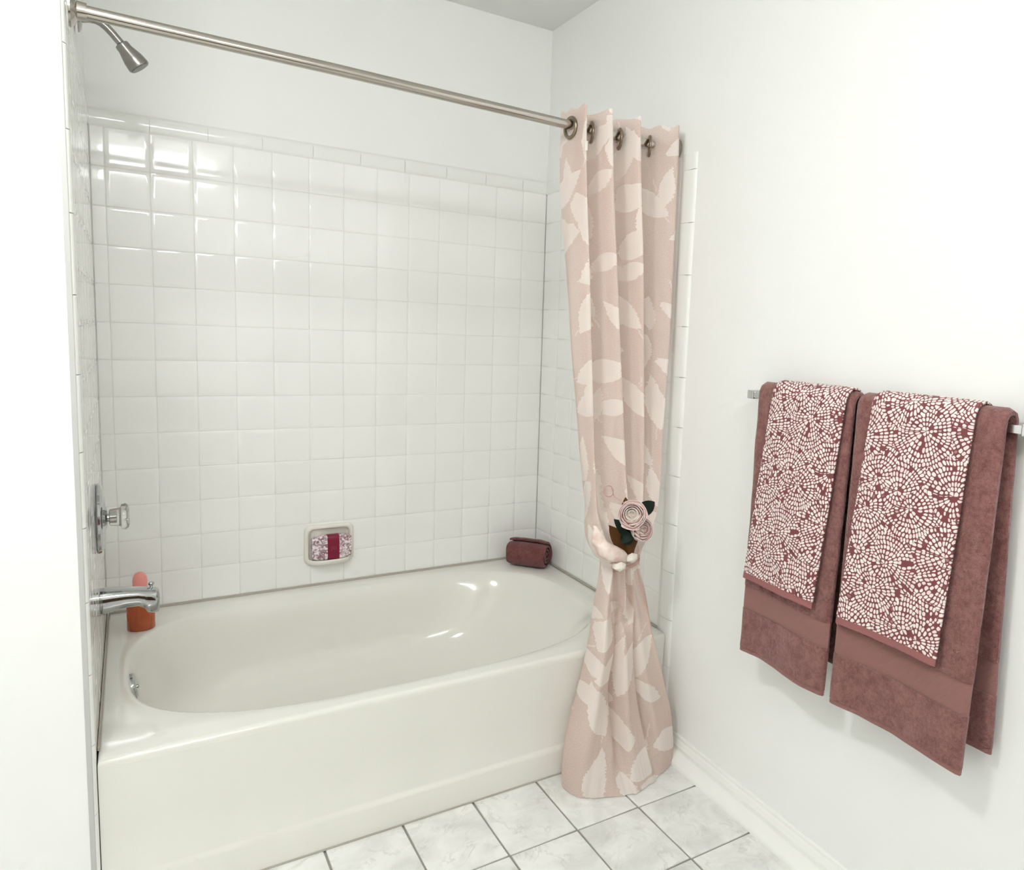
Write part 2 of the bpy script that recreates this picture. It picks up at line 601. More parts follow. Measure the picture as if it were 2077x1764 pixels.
def tile_mesh(w_, h_, mat, name, th=0.006, e=0.0016):
    key = (round(w_, 4), round(h_, 4), mat.name)
    if key in _tile_cache:
        return _tile_cache[key]
    rings = []
    for ins, y in ((0, th), (0, e * 0.75), (e * 0.35, e * 0.25), (e, 0.0001), (0.012 if min(w_, h_) > 0.04 else e * 2, 0)):
        a, b_ = w_ / 2 - ins, h_ / 2 - ins
        rings.append([(-a, y, -b_), (a, y, -b_), (a, y, b_), (-a, y, b_)])
    v_, f_ = rings_mesh(rings, False, True)
    me = bpy.data.meshes.new(name)
    me.from_pydata(v_, [], f_)
    bm = bmesh.new()
    bm.from_mesh(me)
    bmesh.ops.recalc_face_normals(bm, faces=bm.faces)
    # open at the back: make sure the front looks to -y
    for fc in bm.faces:
        if abs(fc.normal.y) > 0.99 and fc.normal.y > 0:
            bmesh.ops.reverse_faces(bm, faces=bm.faces)
            break
    bm.to_mesh(me)
    bm.free()
    me.materials.append(mat)
    me.polygons.foreach_set('use_smooth', [True] * len(me.polygons))
    _tile_cache[key] = me
    return me


def put_tile(parent, name, me, loc, rot, tilt=0.0022):
    o = bpy.data.objects.new(name, me)
    COL.objects.link(o)
    o.parent = parent
    o.location = loc
    o.rotation_euler = (rot[0] + random.uniform(-tilt, tilt), rot[1], rot[2] + random.uniform(-tilt, tilt))
    return o


G = 0.0017           # joint width
rows = [(ZT - k * P, ZT - (k + 1) * P) for k in range(12)] + [(ZT - 12 * P, ZR + 0.006)]
# back wall
xs = [0.0] + [0.0357 + j * P for j in range(13)] + [L]
obj('grout_bed', *box(0, L, 0.0011, 0.0085, ZR - 0.01, ZT + 0.050), m_grout, wall_back)
for z1, z0 in rows:
    for x0, x1 in zip(xs[:-1], xs[1:]):
        put_tile(wall_back, 'tile', tile_mesh(x1 - x0 - G, z1 - z0 - G, m_tile, 'tile'), ((x0 + x1) / 2, 0, (z0 + z1) / 2), (0, 0, 0))
# right wall (normal -x) and left wall (normal +x)
PY = 0.1285
for wall, xf, rz, s in ((wall_alcove, L, -math.pi / 2, 1), (wall_left, 0.0, math.pi / 2, -1)):
    yb = -0.862
    ys = [-PY * j for j in range(7)] + [yb]
    obj('grout_bed', *box(min(xf + s * 0.0011, xf + s * 0.006), max(xf + s * 0.0011, xf + s * 0.006), -0.905, 0.0, ZR - 0.01, ZT + 0.0), m_grout, wall)
    obj('grout_bed', *box(min(xf + s * 0.0024, xf + s * 0.006), max(xf + s * 0.0024, xf + s * 0.006), -0.918, -0.862, 0.075, ZR), m_grout, wall)
    for z1, z0 in rows:
        for y1, y0 in zip(ys[:-1], ys[1:]):
            put_tile(wall, 'tile', tile_mesh(y1 - y0 - G, z1 - z0 - G, m_tile, 'tile'), (xf, (y0 + y1) / 2, (z0 + z1) / 2), (0, 0, rz))


# bullnose trim: profile (height, proud) -> swept pieces
def bullnose(parent, along0, along1, kind):
    """kind 'back' : top cap on the back wall; 'left'/'right': top cap of the end walls; 'vl'/'vr': vertical edge strips"""
    w_ = 0.051
    prof = [(0.0015, 0.0085), (0.0, 0.002), (0.002, -0.0005), (0.010, -0.0018), (0.022, -0.0030), (0.032, -0.0028), (0.040, -0.0010), (0.046, 0.0022), (0.0495, 0.0058), (0.0505, 0.0085)]
    if kind in ('vl', 'vr'):
        prof = [(0.0015, 0.0085), (0.0, 0.002), (0.0015, 0.0002), (0.012, -0.0006), (0.036, -0.0008), (0.0425, 0.0000), (0.0465, 0.0020), (0.0492, 0.0052), (0.0505, 0.0085)]
    a0, a1 = along0 + 0.0008, along1 - 0.0008
    if kind == 'back':
        rg = [[(a, d_, ZT + h_) for h_, d_ in prof] for a in (a0, a1)]
    elif kind == 'left':
        rg = [[(-d_ * 0.7, -a, ZT + h_) for h_, d_ in prof] for a in (a0, a1)]
    elif kind == 'right':
        rg = [[(L + d_ * 0.7, -a, ZT + h_) for h_, d_ in prof] for a in (a0, a1)]
    else:
        s_ = 1.28
        if kind == 'vl':
            rg = [[(-d_ * 0.8, -0.861 - h_ * s_, a) for h_, d_ in prof] for a in (a0, a1)]
        else:
            rg = [[(L + d_ * 0.8, -0.866 - h_ * s_, a) for h_, d_ in prof] for a in (a0, a1)]
    return obj('bullnose_tile', *rings_mesh(rg, True, True), m_trimtile, parent, smooth=True, sharp=50)


edges = [0.0] + [0.1507 + 0.1545 * k for k in range(9)]
edges = [e for e in edges if e < L - 0.02] + [L]
for a, b_ in zip(edges[:-1], edges[1:]):
    bullnose(wall_back, a, b_, 'back')
for a, b_ in zip([0.0, 0.15, 0.30, 0.45, 0.60, 0.75], [0.15, 0.30, 0.45, 0.60, 0.75, 0.862]):
    bullnose(wall_left, a, b_, 'left')
    if b_ < 0.86:
        bullnose(wall_alcove, a, b_, 'right')
zz = [0.075] + [0.2583 + 0.1535 * k for k in range(11)]
for kind, wl, ztop in (('vr', wall_alcove, ZT + 0.006), ('vl', wall_left, ZT + 0.051)):
    ze = [z for z in zz if z < ztop - 0.03] + [ztop]
    for a, b_ in zip(ze[:-1], ze[1:]):
        bullnose(wl, a, b_, kind)

# floor tiles
TX, TY = 0.19584, 0.23196
GF = 0.0056
fx = [L - 0.012, L - 0.25433]
while fx[-1] > XS:
    fx.append(fx[-1] - TX)
fy = [-D + 0.004, -1.14974]
while fy[-1] > YB:
    fy.append(fy[-1] - TY)
fx[-1], fy[-1] = max(fx[-1], XS - 0.02), max(fy[-1], YB - 0.02)
for x1, x0 in zip(fx[:-1], fx[1:]):
    for y1, y0 in zip(fy[:-1], fy[1:]):
        if x1 - x0 < 0.02 or y1 - y0 < 0.02:
            continue
        put_tile(floor, 'floor_tile', tile_mesh(x1 - x0 - GF, y1 - y0 - GF, m_ftile, 'floor_tile', 0.004, 0.0016), ((x0 + x1) / 2, (y0 + y1) / 2, 0), (-math.pi / 2, 0, 0), 0.0008)

# baseboard along the right wall with moulded cap and shoe
prof = [(0.0, 0.0), (0.0, 0.0665), (0.004, 0.0665), (0.006, 0.0655), (0.0075, 0.061), (0.0075, 0.057), (0.010, 0.054), (0.0125, 0.049), (0.014, 0.042), (0.0155, 0.040), (0.0155, 0.0)]
ya, yb = YE - 0.006, YB
bb = struct(obj('baseboard_right', *rings_mesh([[(xwall(y) - d_, y, z) for d_, z in prof] for y in (ya, yb)], True, True), m_trimpaint, smooth=True, sharp=25))
sp = [(0.0155, 0.0)] + [(0.0155 + 0.037 * math.cos(a), 0.027 * math.sin(a)) for a in [i * math.pi / 20 for i in range(11)]]
obj('shoe_moulding', *rings_mesh([[(xwall(y) - d_, y, z) for d_, z in sp] for y in (ya, yb)], True, True), m_trimpaint, bb, smooth=True, sharp=40)
bl = struct(obj('baseboard_left', *bevel_box(XS, -0.02, -0.941, -0.926, 0, 0.067, 0.003), m_trimpaint))

# ------------------------------------------------------------------ bathtub
tub = thing('bathtub', 'cream enamel alcove bathtub with long oval basin', 'bathtub', (L / 2, -D / 2, 0))
NS = 96


def sup(cx_, cy_, a, b_, n_, z):
    out = []
    for k in range(NS):
        t_ = 2 * math.pi * k / NS
        c_, s_ = math.cos(t_), math.sin(t_)
        out.append((cx_ + a * math.copysign(abs(c_) ** (2 / n_), c_), cy_ + b_ * math.copysign(abs(s_) ** (2 / n_), s_), z))
    return out


def rect_ring(x0, x1, y0, y1, z):
    cx_, cy_ = (x0 + x1) / 2, (y0 + y1) / 2
    out = []
    for k in range(NS):
        t_ = 2 * math.pi * k / NS
        c_, s_ = math.cos(t_), math.sin(t_)
        m_ = max(abs(c_), abs(s_))
        out.append((cx_ + (x1 - x0) / 2 * c_ / m_, cy_ + (y1 - y0) / 2 * s_ / m_, z))
    return out


X0, X1, Y0, Y1 = 0.002, L - 0.002, -D + 0.002, -0.002
CX, CY, A, B = 0.727, -0.4485, 0.676, 0.402
rings = [rect_ring(X0, X1, Y0 + 0.0012, Y1, ZR - 0.026)]
rings.append(rect_ring(X0, X1, Y0, Y1, ZR - 0.012))
rings.append(rect_ring(X0 + 0.0005, X1 - 0.0005, Y0 + 0.0012, Y1 - 0.0005, ZR - 0.006))
rings.append(rect_ring(X0 + 0.002, X1 - 0.002, Y0 + 0.0045, Y1 - 0.001, ZR - 0.0016))
rings.append(rect_ring(X0 + 0.004, X1 - 0.004, Y0 + 0.009, Y1 - 0.002, ZR))
rings.append(rect_ring(X0 + 0.008, X1 - 0.008, Y0 + 0.015, Y1 - 0.004, ZR))
rings.append([tuple(Vector(a).lerp(Vector(b_), 0.5)) for a, b_ in zip(rect_ring(X0 + 0.012, X1 - 0.012, Y0 + 0.02, Y1 - 0.006, ZR), sup(CX, CY, A + 0.012, B + 0.010, 3.0, ZR - 0.001))])
rings.append(sup(CX, CY, A + 0.008, B + 0.007, 3.0, ZR - 0.0015))
rings.append(sup(CX, CY, A, B, 3.0, ZR - 0.0045))
rings.append(sup(CX, CY, A - 0.006, B - 0.006, 3.0, ZR - 0.012))
for t_ in (0.1, 0.25, 0.42, 0.6, 0.76, 0.88, 0.955, 1.0):
    # right end slopes like a back rest, the other sides are steeper
    z = ZR - 0.012 - (0.285) * (t_ ** 0.92 if t_ < 1 else 1)
    shrink = 0.010 + 0.055 * t_ + 0.085 * max(0, (t_ - 0.72) / 0.28) ** 2
    xl = CX - A + 0.006 + 0.6 * shrink + 0.02 * t_
    xrr = CX + A - 0.006 - shrink - 0.20 * t_
    n_ = 3.0 + 0.4 * t_
    rings.append(sup((xl + xrr) / 2, CY, (xrr - xl) / 2, B - 0.006 - shrink, n_, z))
zb = ZR - 0.012 - 0.285
last = rings[-1]
c_ = Vector((sum(q[0] for q in last) / NS, CY, zb - 0.002))
rings.append([tuple(Vector(q).lerp(c_, 0.5)) for q in last])
v_, f_ = rings_mesh(rings, False, True)
obj('basin', v_, f_, m_tub, tub, smooth=True, sharp=60)
# apron: skirt with a soft overhang on top and a plinth step near the floor
prof = [(-D + 0.030, ZR - 0.016), (-D + 0.0022, ZR - 0.018), (-D + 0.0030, ZR - 0.034), (-D + 0.0066, 0.20), (-D + 0.0072, 0.092), (-D + 0.0050, 0.086), (-D + 0.0010, 0.080), (-D - 0.0008, 0.074), (-D - 0.0005, 0.0045), (-D + 0.030, 0.0045)]
obj('apron', *rings_mesh([[(x, y, z) for y, z in prof] for x in (X0, X1)], True, True), m_tub, tub, smooth=True, sharp=50)
obj('caulk_line', *box(X0, X1, -D - 0.003, -D + 0.01, 0.0, 0.0045), m_caulk, tub)
obj('caulk_line', *box(0.002, L - 0.002, -0.0045, -0.001, ZR + 0.0002, ZR + 0.0065), m_caulk, tub)
obj('caulk_line', *box(L - 0.005, L - 0.001, -0.86, -0.002, ZR + 0.0002, ZR + 0.0065), m_caulk, tub)
obj('caulk_line', *box(0.001, 0.005, -0.86, -0.002, ZR + 0.0002, ZR + 0.0065), m_caulk, tub)
# overflow plate on the drain-end wall
ov = obj('overflow_plate', *lathe([(0.0, 0.034), (0.012, 0.034), (0.016, 0.030), (0.017, 0.012), (0.017, 0.004)], (0.0585, -0.46, 0.318), (1, 0, 0.18), 32), m_chrome, tub, smooth=True)
obj('screw', *lathe([(0.0, 0.005), (0.003, 0.005), (0.004, 0.003)], (0.0755, -0.46, 0.318), (1, 0, 0.18), 12), m_chrome, ov, smooth=True)
obj('drain', *lathe([(0.0, 0.035), (0.003, 0.034), (0.004, 0.026), (0.002, 0.02)], (0.30, CY, zb - 0.002), (0, 0, 1), 28), m_chrome, tub, smooth=True)

# ------------------------------------------------------------------ plumbing fixtures on the end wall
YF = -0.43
sh = thing('wall_shower', 'nickel shower head on bent arm high on the end wall', 'shower', (0.0, YF, 1.99))
arm = [(0.002, YF, 1.990), (0.020, YF, 1.995), (0.035, YF, 1.996), (0.047, YF, 1.992), (0.058, YF, 1.984), (0.070, YF, 1.972), (0.082, YF, 1.958), (0.088, YF, 1.951)]
obj('escutcheon', *lathe([(0.0, 0.030), (0.003, 0.029), (0.007, 0.022), (0.009, 0.012)], (0.0005, YF, 1.990), (1, 0, 0), 28), m_nickel, sh, smooth=True)
obj('shower_arm', *tube(arm, 0.0092, 18), m_nickel, sh, smooth=True)
ax = Vector((0.62, 0.0, -0.78))
hd = obj('spray_head', *lathe([(0.0, 0.0100), (0.003, 0.0155), (0.008, 0.0165), (0.015, 0.0165), (0.040, 0.0235), (0.058, 0.0255), (0.062, 0.0245)], (0.085, YF, 1.954), ax, 32), m_nickel, sh, smooth=True)
obj('spray_face', *lathe([(0.0, 0.0225), (0.002, 0.0215), (0.0025, 0.008)], Vector((0.085, YF, 1.954)) + ax.normalized() * 0.062, ax, 28), m_dark, hd, smooth=True)

vl = thing('shower_valve', 'round chrome valve plate with clear acrylic knob above the spout', 'shower valve', (0.0, YF, 0.775))
obj('escutcheon_plate', *lathe([(0.0, 0.089), (0.004, 0.091), (0.009, 0.0885), (0.0130, 0.079), (0.0150, 0.065), (0.0150, 0.060), (0.0172, 0.053), (0.0182, 0.030), (0.021, 0.026), (0.022, 0.016)], (0.0005, YF, 0.775), (1, 0, 0), 48), m_chrome, vl, smooth=True)
obj('stem', *lathe([(0.0, 0.011), (0.022, 0.011), (0.024, 0.009)], (0.020, YF, 0.775), (1, 0, 0), 20), m_chrome, vl, smooth=True)
# fluted knob
seg = 48
rg = []
for t_, r in ((0.0, 0.018), (0.002, 0.021), (0.024, 0.024), (0.027, 0.032), (0.036, 0.034), (0.042, 0.030), (0.044, 0.022)):
    rg.append([(0.026 + t_, YF + r * (1 + 0.035 * math.cos(8 * a)) * math.cos(a), 0.775 + r * (1 + 0.035 * math.cos(8 * a)) * math.sin(a)) for a in [2 * math.pi * k / seg for k in range(seg)]])
obj('knob', *rings_mesh(rg, True, True), m_acrylic, vl, smooth=True, sharp=45)

spt = thing('tub_spout', 'chrome tub spout with pull-up diverter above the deck', 'tub spout', (0.0, YF, 0.555))
rg = []
for x, w_, zt, zb_ in ((0.0005, 0.030, 0.587, 0.522), (0.012, 0.030, 0.587, 0.522), (0.03, 0.029, 0.586, 0.526), (0.06, 0.0275, 0.583, 0.531), (0.085, 0.026, 0.580, 0.530), (0.098, 0.026, 0.578, 0.522), (0.104, 0.026, 0.577, 0.510), (0.122, 0.025, 0.574, 0.505), (0.129, 0.0235, 0.571, 0.506), (0.132, 0.019, 0.565, 0.512)):
    zc_, zh = (zt + zb_) / 2, (zt - zb_) / 2
    ring = []
    for k in range(32):
        a = 2 * math.pi * k / 32
        ca, sa = math.cos(a), math.sin(a)
        ring.append((x, YF + w_ * math.copysign(abs(ca) ** 0.75, ca), zc_ + zh * math.copysign(abs(sa) ** 0.75, sa)))
    rg.append(ring)
obj('spout_body', *rings_mesh(rg, True, True), m_chrome, spt, smooth=True, sharp=50)
obj('diverter_knob', *lathe([(0.0, 0.0035), (0.008, 0.0035), (0.010, 0.0065), (0.015, 0.0075), (0.017, 0.006)], (0.114, YF, 0.572), (0, 0, 1), 16), m_chrome, spt, smooth=True)

# ------------------------------------------------------------------ curtain rod
YR = -0.82
ZL, ZRR = 1.8867, 1.8656
rod = thing('curtain_rod', 'satin nickel shower curtain rod across the alcove', 'curtain rod', (L / 2, YR, 1.85))
obj('rod', *tube([(0.006, YR, ZL), (0.5, YR, ZL - 0.0045), (1.0, YR, ZL - 0.013), (L - 0.006, YR, ZRR)], 0.0128, 28), m_rodnickel, rod, smooth=True)
obj('flange', *lathe([(0.0, 0.033), (0.004, 0.033), (0.010, 0.027), (0.014, 0.018), (0.030, 0.0165)], (0.001, YR, ZL), (1, 0, 0), 28), m_rodnickel, rod, smooth=True)
obj('flange', *lathe([(0.0, 0.033), (0.004, 0.033), (0.010, 0.027), (0.014, 0.018), (0.030, 0.0165)], (xr - 0.0005, YR, ZRR), (-1, 0, 0), 28), m_rodnickel, rod, smooth=True)


def rodz(x):
    return ZL - 0.0045 * min(x, 0.5) / 0.5 if x < 0.5 else (ZL - 0.0045 - 0.0085 * (x - 0.5) / 0.5 if x < 1 else ZL - 0.013 - 0.0075 * (x - 1) / 0.4934)


# ------------------------------------------------------------------ shower curtain
# rows: z, then 11 control points (x, y) along the cloth: free edge, panel, fold A, back, fold B, back, fold C, back, panel, fold D, end
SEC = [
    (1.915, [(1.131, -0.762), (1.134, -0.820), (1.143, -0.885), (1.174, -0.766), (1.224, -0.886), (1.269, -0.766), (1.319, -0.885), (1.362, -0.768), (1.404, -0.820), (1.458, -0.882), (1.500, -0.808)]),
    (1.817, [(1.131, -0.762), (1.135, -0.820), (1.145, -0.886), (1.176, -0.766), (1.228, -0.888), (1.271, -0.766), (1.324, -0.886), (1.365, -0.768), (1.407, -0.822), (1.460, -0.884), (1.501, -0.808)]),
    (1.403, [(1.166, -0.778), (1.143, -0.835), (1.171, -0.896), (1.201, -0.790), (1.262, -0.898), (1.292, -0.792), (1.352, -0.896), (1.379, -0.796), (1.411, -0.842), (1.458, -0.892), (1.488, -0.826)]),
    (0.995, [(1.198, -0.814), (1.174, -0.867), (1.188, -0.920), (1.213, -0.840), (1.287, -0.924), (1.307, -0.846), (1.360, -0.922), (1.380, -0.856), (1.407, -0.884), (1.436, -0.914), (1.453, -0.862)]),
    (0.797, [(1.206, -0.853), (1.188, -0.903), (1.192, -0.948), (1.234, -0.893), (1.292, -0.954), (1.306, -0.893), (1.347, -0.950), (1.363, -0.896), (1.385, -0.920), (1.411, -0.940), (1.421, -0.893)]),
    (0.715, [(1.190, -0.890), (1.172, -0.945), (1.192, -0.996), (1.240, -0.962), (1.282, -0.986), (1.296, -0.935), (1.326, -0.968), (1.340, -0.925), (1.356, -0.942), (1.374, -0.955), (1.380, -0.915)]),
    (0.672, [(1.205, -0.905), (1.186, -0.955), (1.200, -1.010), (1.245, -0.985), (1.274, -0.992), (1.288, -0.945), (1.312, -0.968), (1.322, -0.930), (1.336, -0.944), (1.350, -0.955), (1.354, -0.920)]),
    (0.640, [(1.226, -0.918), (1.222, -0.945), (1.234, -0.978), (1.250, -0.955), (1.272, -0.982), (1.285, -0.945), (1.303, -0.972), (1.312, -0.935), (1.324, -0.950), (1.340, -0.958), (1.345, -0.922)]),
    (0.605, [(1.224, -0.918), (1.217, -0.945), (1.228, -0.982), (1.250, -0.950), (1.272, -0.986), (1.285, -0.942), (1.303, -0.976), (1.313, -0.935), (1.326, -0.950), (1.344, -0.960), (1.350, -0.922)]),
    (0.540, [(1.216, -0.920), (1.203, -0.945), (1.218, -0.986), (1.255, -0.945), (1.272, -0.992), (1.288, -0.940), (1.308, -0.984), (1.320, -0.935), (1.336, -0.955), (1.362, -0.965), (1.368, -0.922)]),
    (0.410, [(1.204, -0.924), (1.182, -0.950), (1.202, -1.006), (1.244, -0.992), (1.258, -0.946), (1.276, -1.004), (1.304, -0.998), (1.318, -0.944), (1.350, -0.986), (1.386, -0.980), (1.394, -0.928)]),
    (0.270, [(1.178, -0.926), (1.144, -0.958), (1.172, -1.024), (1.214, -1.012), (1.244, -0.956), (1.276, -1.020), (1.308, -1.016), (1.326, -0.950), (1.368, -1.010), (1.424, -0.996), (1.430, -0.932)]),
    (0.130, [(1.148, -0.926), (1.108, -0.962), (1.140, -1.040), (1.206, -1.052), (1.246, -1.000), (1.282, -1.046), (1.322, -1.050), (1.345, -0.990), (1.390, -1.034), (1.456, -1.010), (1.450, -0.938)]),
    (0.045, [(1.138, -0.930), (1.097, -0.968), (1.126, -1.040), (1.190, -1.080), (1.242, -1.068), (1.285, -1.082), (1.330, -1.078), (1.362, -1.040), (1.404, -1.050), (1.460, -1.020), (1.452, -0.950)]),
    (0.004, [(1.138, -0.935), (1.094, -0.975), (1.124, -1.040), (1.185, -1.086), (1.242, -1.094), (1.290, -1.096), (1.336, -1.086), (1.372, -1.060), (1.418, -1.048), (1.456, -1.022), (1.450, -0.955)]),
]


def cr(p0, p1, p2, p3, t_):
    t2, t3 = t_ * t_, t_ * t_ * t_
    return 0.5 * ((2 * p1) + (-p0 + p2) * t_ + (2 * p0 - 5 * p1 + 4 * p2 - p3) * t2 + (-p0 + 3 * p1 - 3 * p2 + p3) * t3)


def crs(pts, u_):
    """Catmull-Rom through a list of Vectors, u_ in 0..len-1"""
    i = min(int(u_), len(pts) - 2)
    t_ = u_ - i
    g = lambda k: pts[max(0, min(len(pts) - 1, k))]
    return cr(g(i - 1), g(i), g(i + 1), g(i + 2), t_)


NU, NZ = 170, 300
cols = []
for j in range(11):
    cols.append([Vector((q[j][0], q[j][1], z)) for z, q in SEC])
zs_ctrl = [z for z, _ in SEC]


def lin_at_z(col, z):
    """monotone interpolation down one cloth column at height z"""
    for i in range(len(zs_ctrl) - 1):
        if zs_ctrl[i] >= z >= zs_ctrl[i + 1]:
            t_ = (zs_ctrl[i] - z) / (zs_ctrl[i] - zs_ctrl[i + 1])
            h_ = zs_ctrl[i] - zs_ctrl[i + 1]

            def slope(k):
                if k == 0 or k == len(zs_ctrl) - 1:
                    k0, k1 = (0, 1) if k == 0 else (k - 1, k)
                    return (col[k1] - col[k0]) / (zs_ctrl[k0] - zs_ctrl[k1])
                a = (col[k] - col[k - 1]) / (zs_ctrl[k - 1] - zs_ctrl[k])
                b_ = (col[k + 1] - col[k]) / (zs_ctrl[k] - zs_ctrl[k + 1])
                r = Vector((0, 0, 0))
                for c in range(2):
                    r[c] = 0 if a[c] * b_[c] <= 0 else 2 * a[c] * b_[c] / (a[c] + b_[c])
                return r
            m0, m1 = slope(i) * h_, slope(i + 1) * h_
            t2, t3 = t_ * t_, t_ ** 3
            return (2 * t3 - 3 * t2 + 1) * col[i] + (t3 - 2 * t2 + t_) * m0 + (-2 * t3 + 3 * t2) * col[i + 1] + (t3 - t2) * m1
    return col[-1]


# cloth arc length measured at the top, used as the fabric's own coordinate
top = [Vector((x, y, 0)) for x, y in SEC[0][1]]
ulen = [0.0]
for i in range(1, NU + 1):
    ulen.append(ulen[-1] + (crs(top, 10 * i / NU) - crs(top, 10 * (i - 1) / NU)).length)
V_, UV_, F_ = [], [], []
for jz in range(NZ + 1):
    z = SEC[0][0] + (SEC[-1][0] - SEC[0][0]) * jz / NZ
    sec = [lin_at_z(c, z) for c in cols]
    pts_ = [crs(sec, 10 * i / NU) for i in range(NU + 1)]
    al = [0.0]
    for i in range(1, NU + 1):
        al.append(al[-1] + (pts_[i] - pts_[i - 1]).length)
    mid = al[int(NU * 0.4)]
    for i in range(NU + 1):
        q = pts_[i]
        amp = 0.0025 + 0.004 * math.exp(-((z - 0.64) / 0.10) ** 2) + 0.003 * max(0, 0.25 - z) / 0.25
        w_ = noise.noise(Vector((ulen[i] * 14, z * 5.0, 1.7))) * amp + noise.noise(Vector((ulen[i] * 45, z * 11, 4.1))) * amp * 0.4
        # gathered pleats that run out of the tie, deepest half way to the hem
        s_ = 10 * i / NU
        g_ = max(0.0, min(1.0, (0.625 - z) / 0.12)) * max(0.25, min(1.0, (z + 0.10) / 0.30))
        g2 = math.exp(-((z - 0.80) / 0.12) ** 2)
        pw_ = math.sin(s_ * 2.35 + 0.6 + 1.1 * noise.noise(Vector((s_ * 0.6, z * 1.5, 9.0))))
        pw_ = math.copysign(abs(pw_) ** 0.8, pw_)
        w_ += 0.0150 * g_ * pw_ + 0.006 * g2 * pw_
        zz_ = z
        if jz == 0:
            zz_ = z + 0.004 * math.sin(i * 0.5)
        V_.append((q.x + w_ * 0.5, min(q.y + w_, -0.745 if z > 0.45 else -0.916), max(zz_, 0.003)))
        UV_.append((al[i] - mid, z))
for jz in range(NZ):
    for i in range(NU):
        a = jz * (NU + 1) + i
        F_.append((a, a + 1, a + NU + 2, a + NU + 1))
cur = thing('shower_curtain', 'dusty pink sheer shower curtain with pale woven leaves, tied back', 'shower curtain', (1.26, -1.0, 0.0))
cl_ = obj('fabric', V_, F_, m_curt, cur, smooth=True, sharp=180, uvs=UV_)


# a pouf of cloth that swells over the tie on the left
fp = [(1.196, -0.940, 0.770), (1.186, -0.958, 0.748), (1.180, -0.978, 0.724), (1.190, -0.996, 0.702), (1.212, -1.006, 0.689), (1.238, -1.008, 0.679), (1.258, -1.002, 0.668)]
fr_ = [0.004, 0.012, 0.0195, 0.0235, 0.0235, 0.018, 0.009]
v_, f_ = tube([crs([Vector(q) for q in fp], k / 6) for k in range(37)], [crs([Vector((q, 0, 0)) for q in fr_], k / 6).x for k in range(37)], 24)
v_ = [(x + 0.0035 * math.sin(x * 130 + z * 260) * 0.6 + 0.003 * noise.noise(Vector((x * 60, y * 60, z * 25))), y + 0.003 * noise.noise(Vector((z * 40, x * 60, 3.0))), z) for x, y, z in v_]
obj('gathered_fold', v_, f_, m_curthem, cur, smooth=True, sharp=180)


# grommets: metal rings set in the panels the rod passes through
def torus(c_, nrm, R_, r, seg=28, ms=10):
    u_, w_, d_ = frame_of(nrm)
    V2, F2 = [], []
    for i in range(seg):
        a = 2 * math.pi * i / seg
        rd = u_ * math.cos(a) + w_ * math.sin(a)
        for k in range(ms):
            b_ = 2 * math.pi * k / ms
            V2.append(tuple(Vector(c_) + rd * (R_ + r * math.cos(b_)) + d_ * (r * 0.8 * math.sin(b_))))
    for i in range(seg):
        for k in range(ms):
            i2, k2 = (i + 1) % seg, (k + 1) % ms
            F2.append((i * ms + k, i2 * ms + k, i2 * ms + k2, i * ms + k2))
    return V2, F2


for x, nx in ((1.133, (1, 0.10, 0)), (1.201, (1, -0.38, 0)), (1.296, (1, -0.35, 0)), (1.404, (1, -0.60, 0))):
    obj('grommet', *torus((x - 0.003, YR, rodz(x) - 0.007), nx, 0.0262, 0.0052), m_bronze, cur, smooth=True, sharp=180)
obj('care_tag', *box(1.137, 1.145, -0.8925, -0.8915, 1.793, 1.818), m_bow, cur)

# ------------------------------------------------------------------ flower tie-back
fl = thing('flower_tieback', 'pink ranunculus flower tieback with dark leaves on the curtain', 'curtain tieback', (1.26, -1.0, 0.64))
# band round the gathered cloth
path = []
for k in range(41):
    a = 2 * math.pi * k / 40
    path.append((1.283 + 0.058 * math.cos(a), -0.950 + 0.032 * math.sin(a), 0.632 + 0.010 * math.cos(a)))
rg = []
for q in path[:-1]:
    d_ = Vector((q[0] - 1.283, q[1] + 0.950, 0)).normalized()
    rg.append([tuple(Vector(q) + d_ * 0.0015 + Vector((0, 0, 0.005))), tuple(Vector(q) + d_ * 0.0015 - Vector((0, 0, 0.005))),
               tuple(Vector(q) - d_ * 0.0015 - Vector((0, 0, 0.005))), tuple(Vector(q) - d_ * 0.0015 + Vector((0, 0, 0.005)))])
rg.append(rg[0])
obj('band', *rings_mesh(rg), m_twine, fl)


def leaf_blade(base, tip, width, nrm, mat, parent, name='leaf', curl=0.12):
    b0, t0 = Vector(base), Vector(tip)
    ax_ = t0 - b0
    nn = Vector(nrm).normalized()
    sd = ax_.cross(nn).normalized()
    nn = sd.cross(ax_).normalized()
    V2, F2 = [], []
    n_ = 9
    for off_ in (0.0, -0.0012):
        for i in range(n_):
            t_ = i / (n_ - 1)
            w_ = width * (math.sin(math.pi * (t_ ** 0.85)) ** 0.8 if 0 < t_ < 1 else 0.02)
            c_ = b0 + ax_ * t_ + nn * (curl * ax_.length * math.sin(math.pi * t_) + off_)
            V2 += [tuple(c_ - sd * w_ + nn * 0.12 * w_), tuple(c_ - nn * 0.05 * w_), tuple(c_ + sd * w_ + nn * 0.12 * w_)]
    k = n_ * 3
    for i in range(n_ - 1):
        for s in (0, 1):
            a = i * 3 + s
            F2.append((a, a + 1, a + 4, a + 3))
            F2.append((k + a, k + a + 3, k + a + 4, k + a + 1))
        for a, s in ((i * 3, 0), (i * 3 + 2, 1)):
            F2.append((a, a + 3, k + a + 3, k + a))
    F2 += [(0, 1, k + 1, k), (1, 2, k + 2, k + 1)]
    e = (n_ - 1) * 3
    F2 += [(e, e + 1, k + e + 1, k + e), (e + 1, e + 2, k + e + 2, k + e + 1)]
    return obj(name, V2, F2, mat, parent, smooth=True, sharp=60)


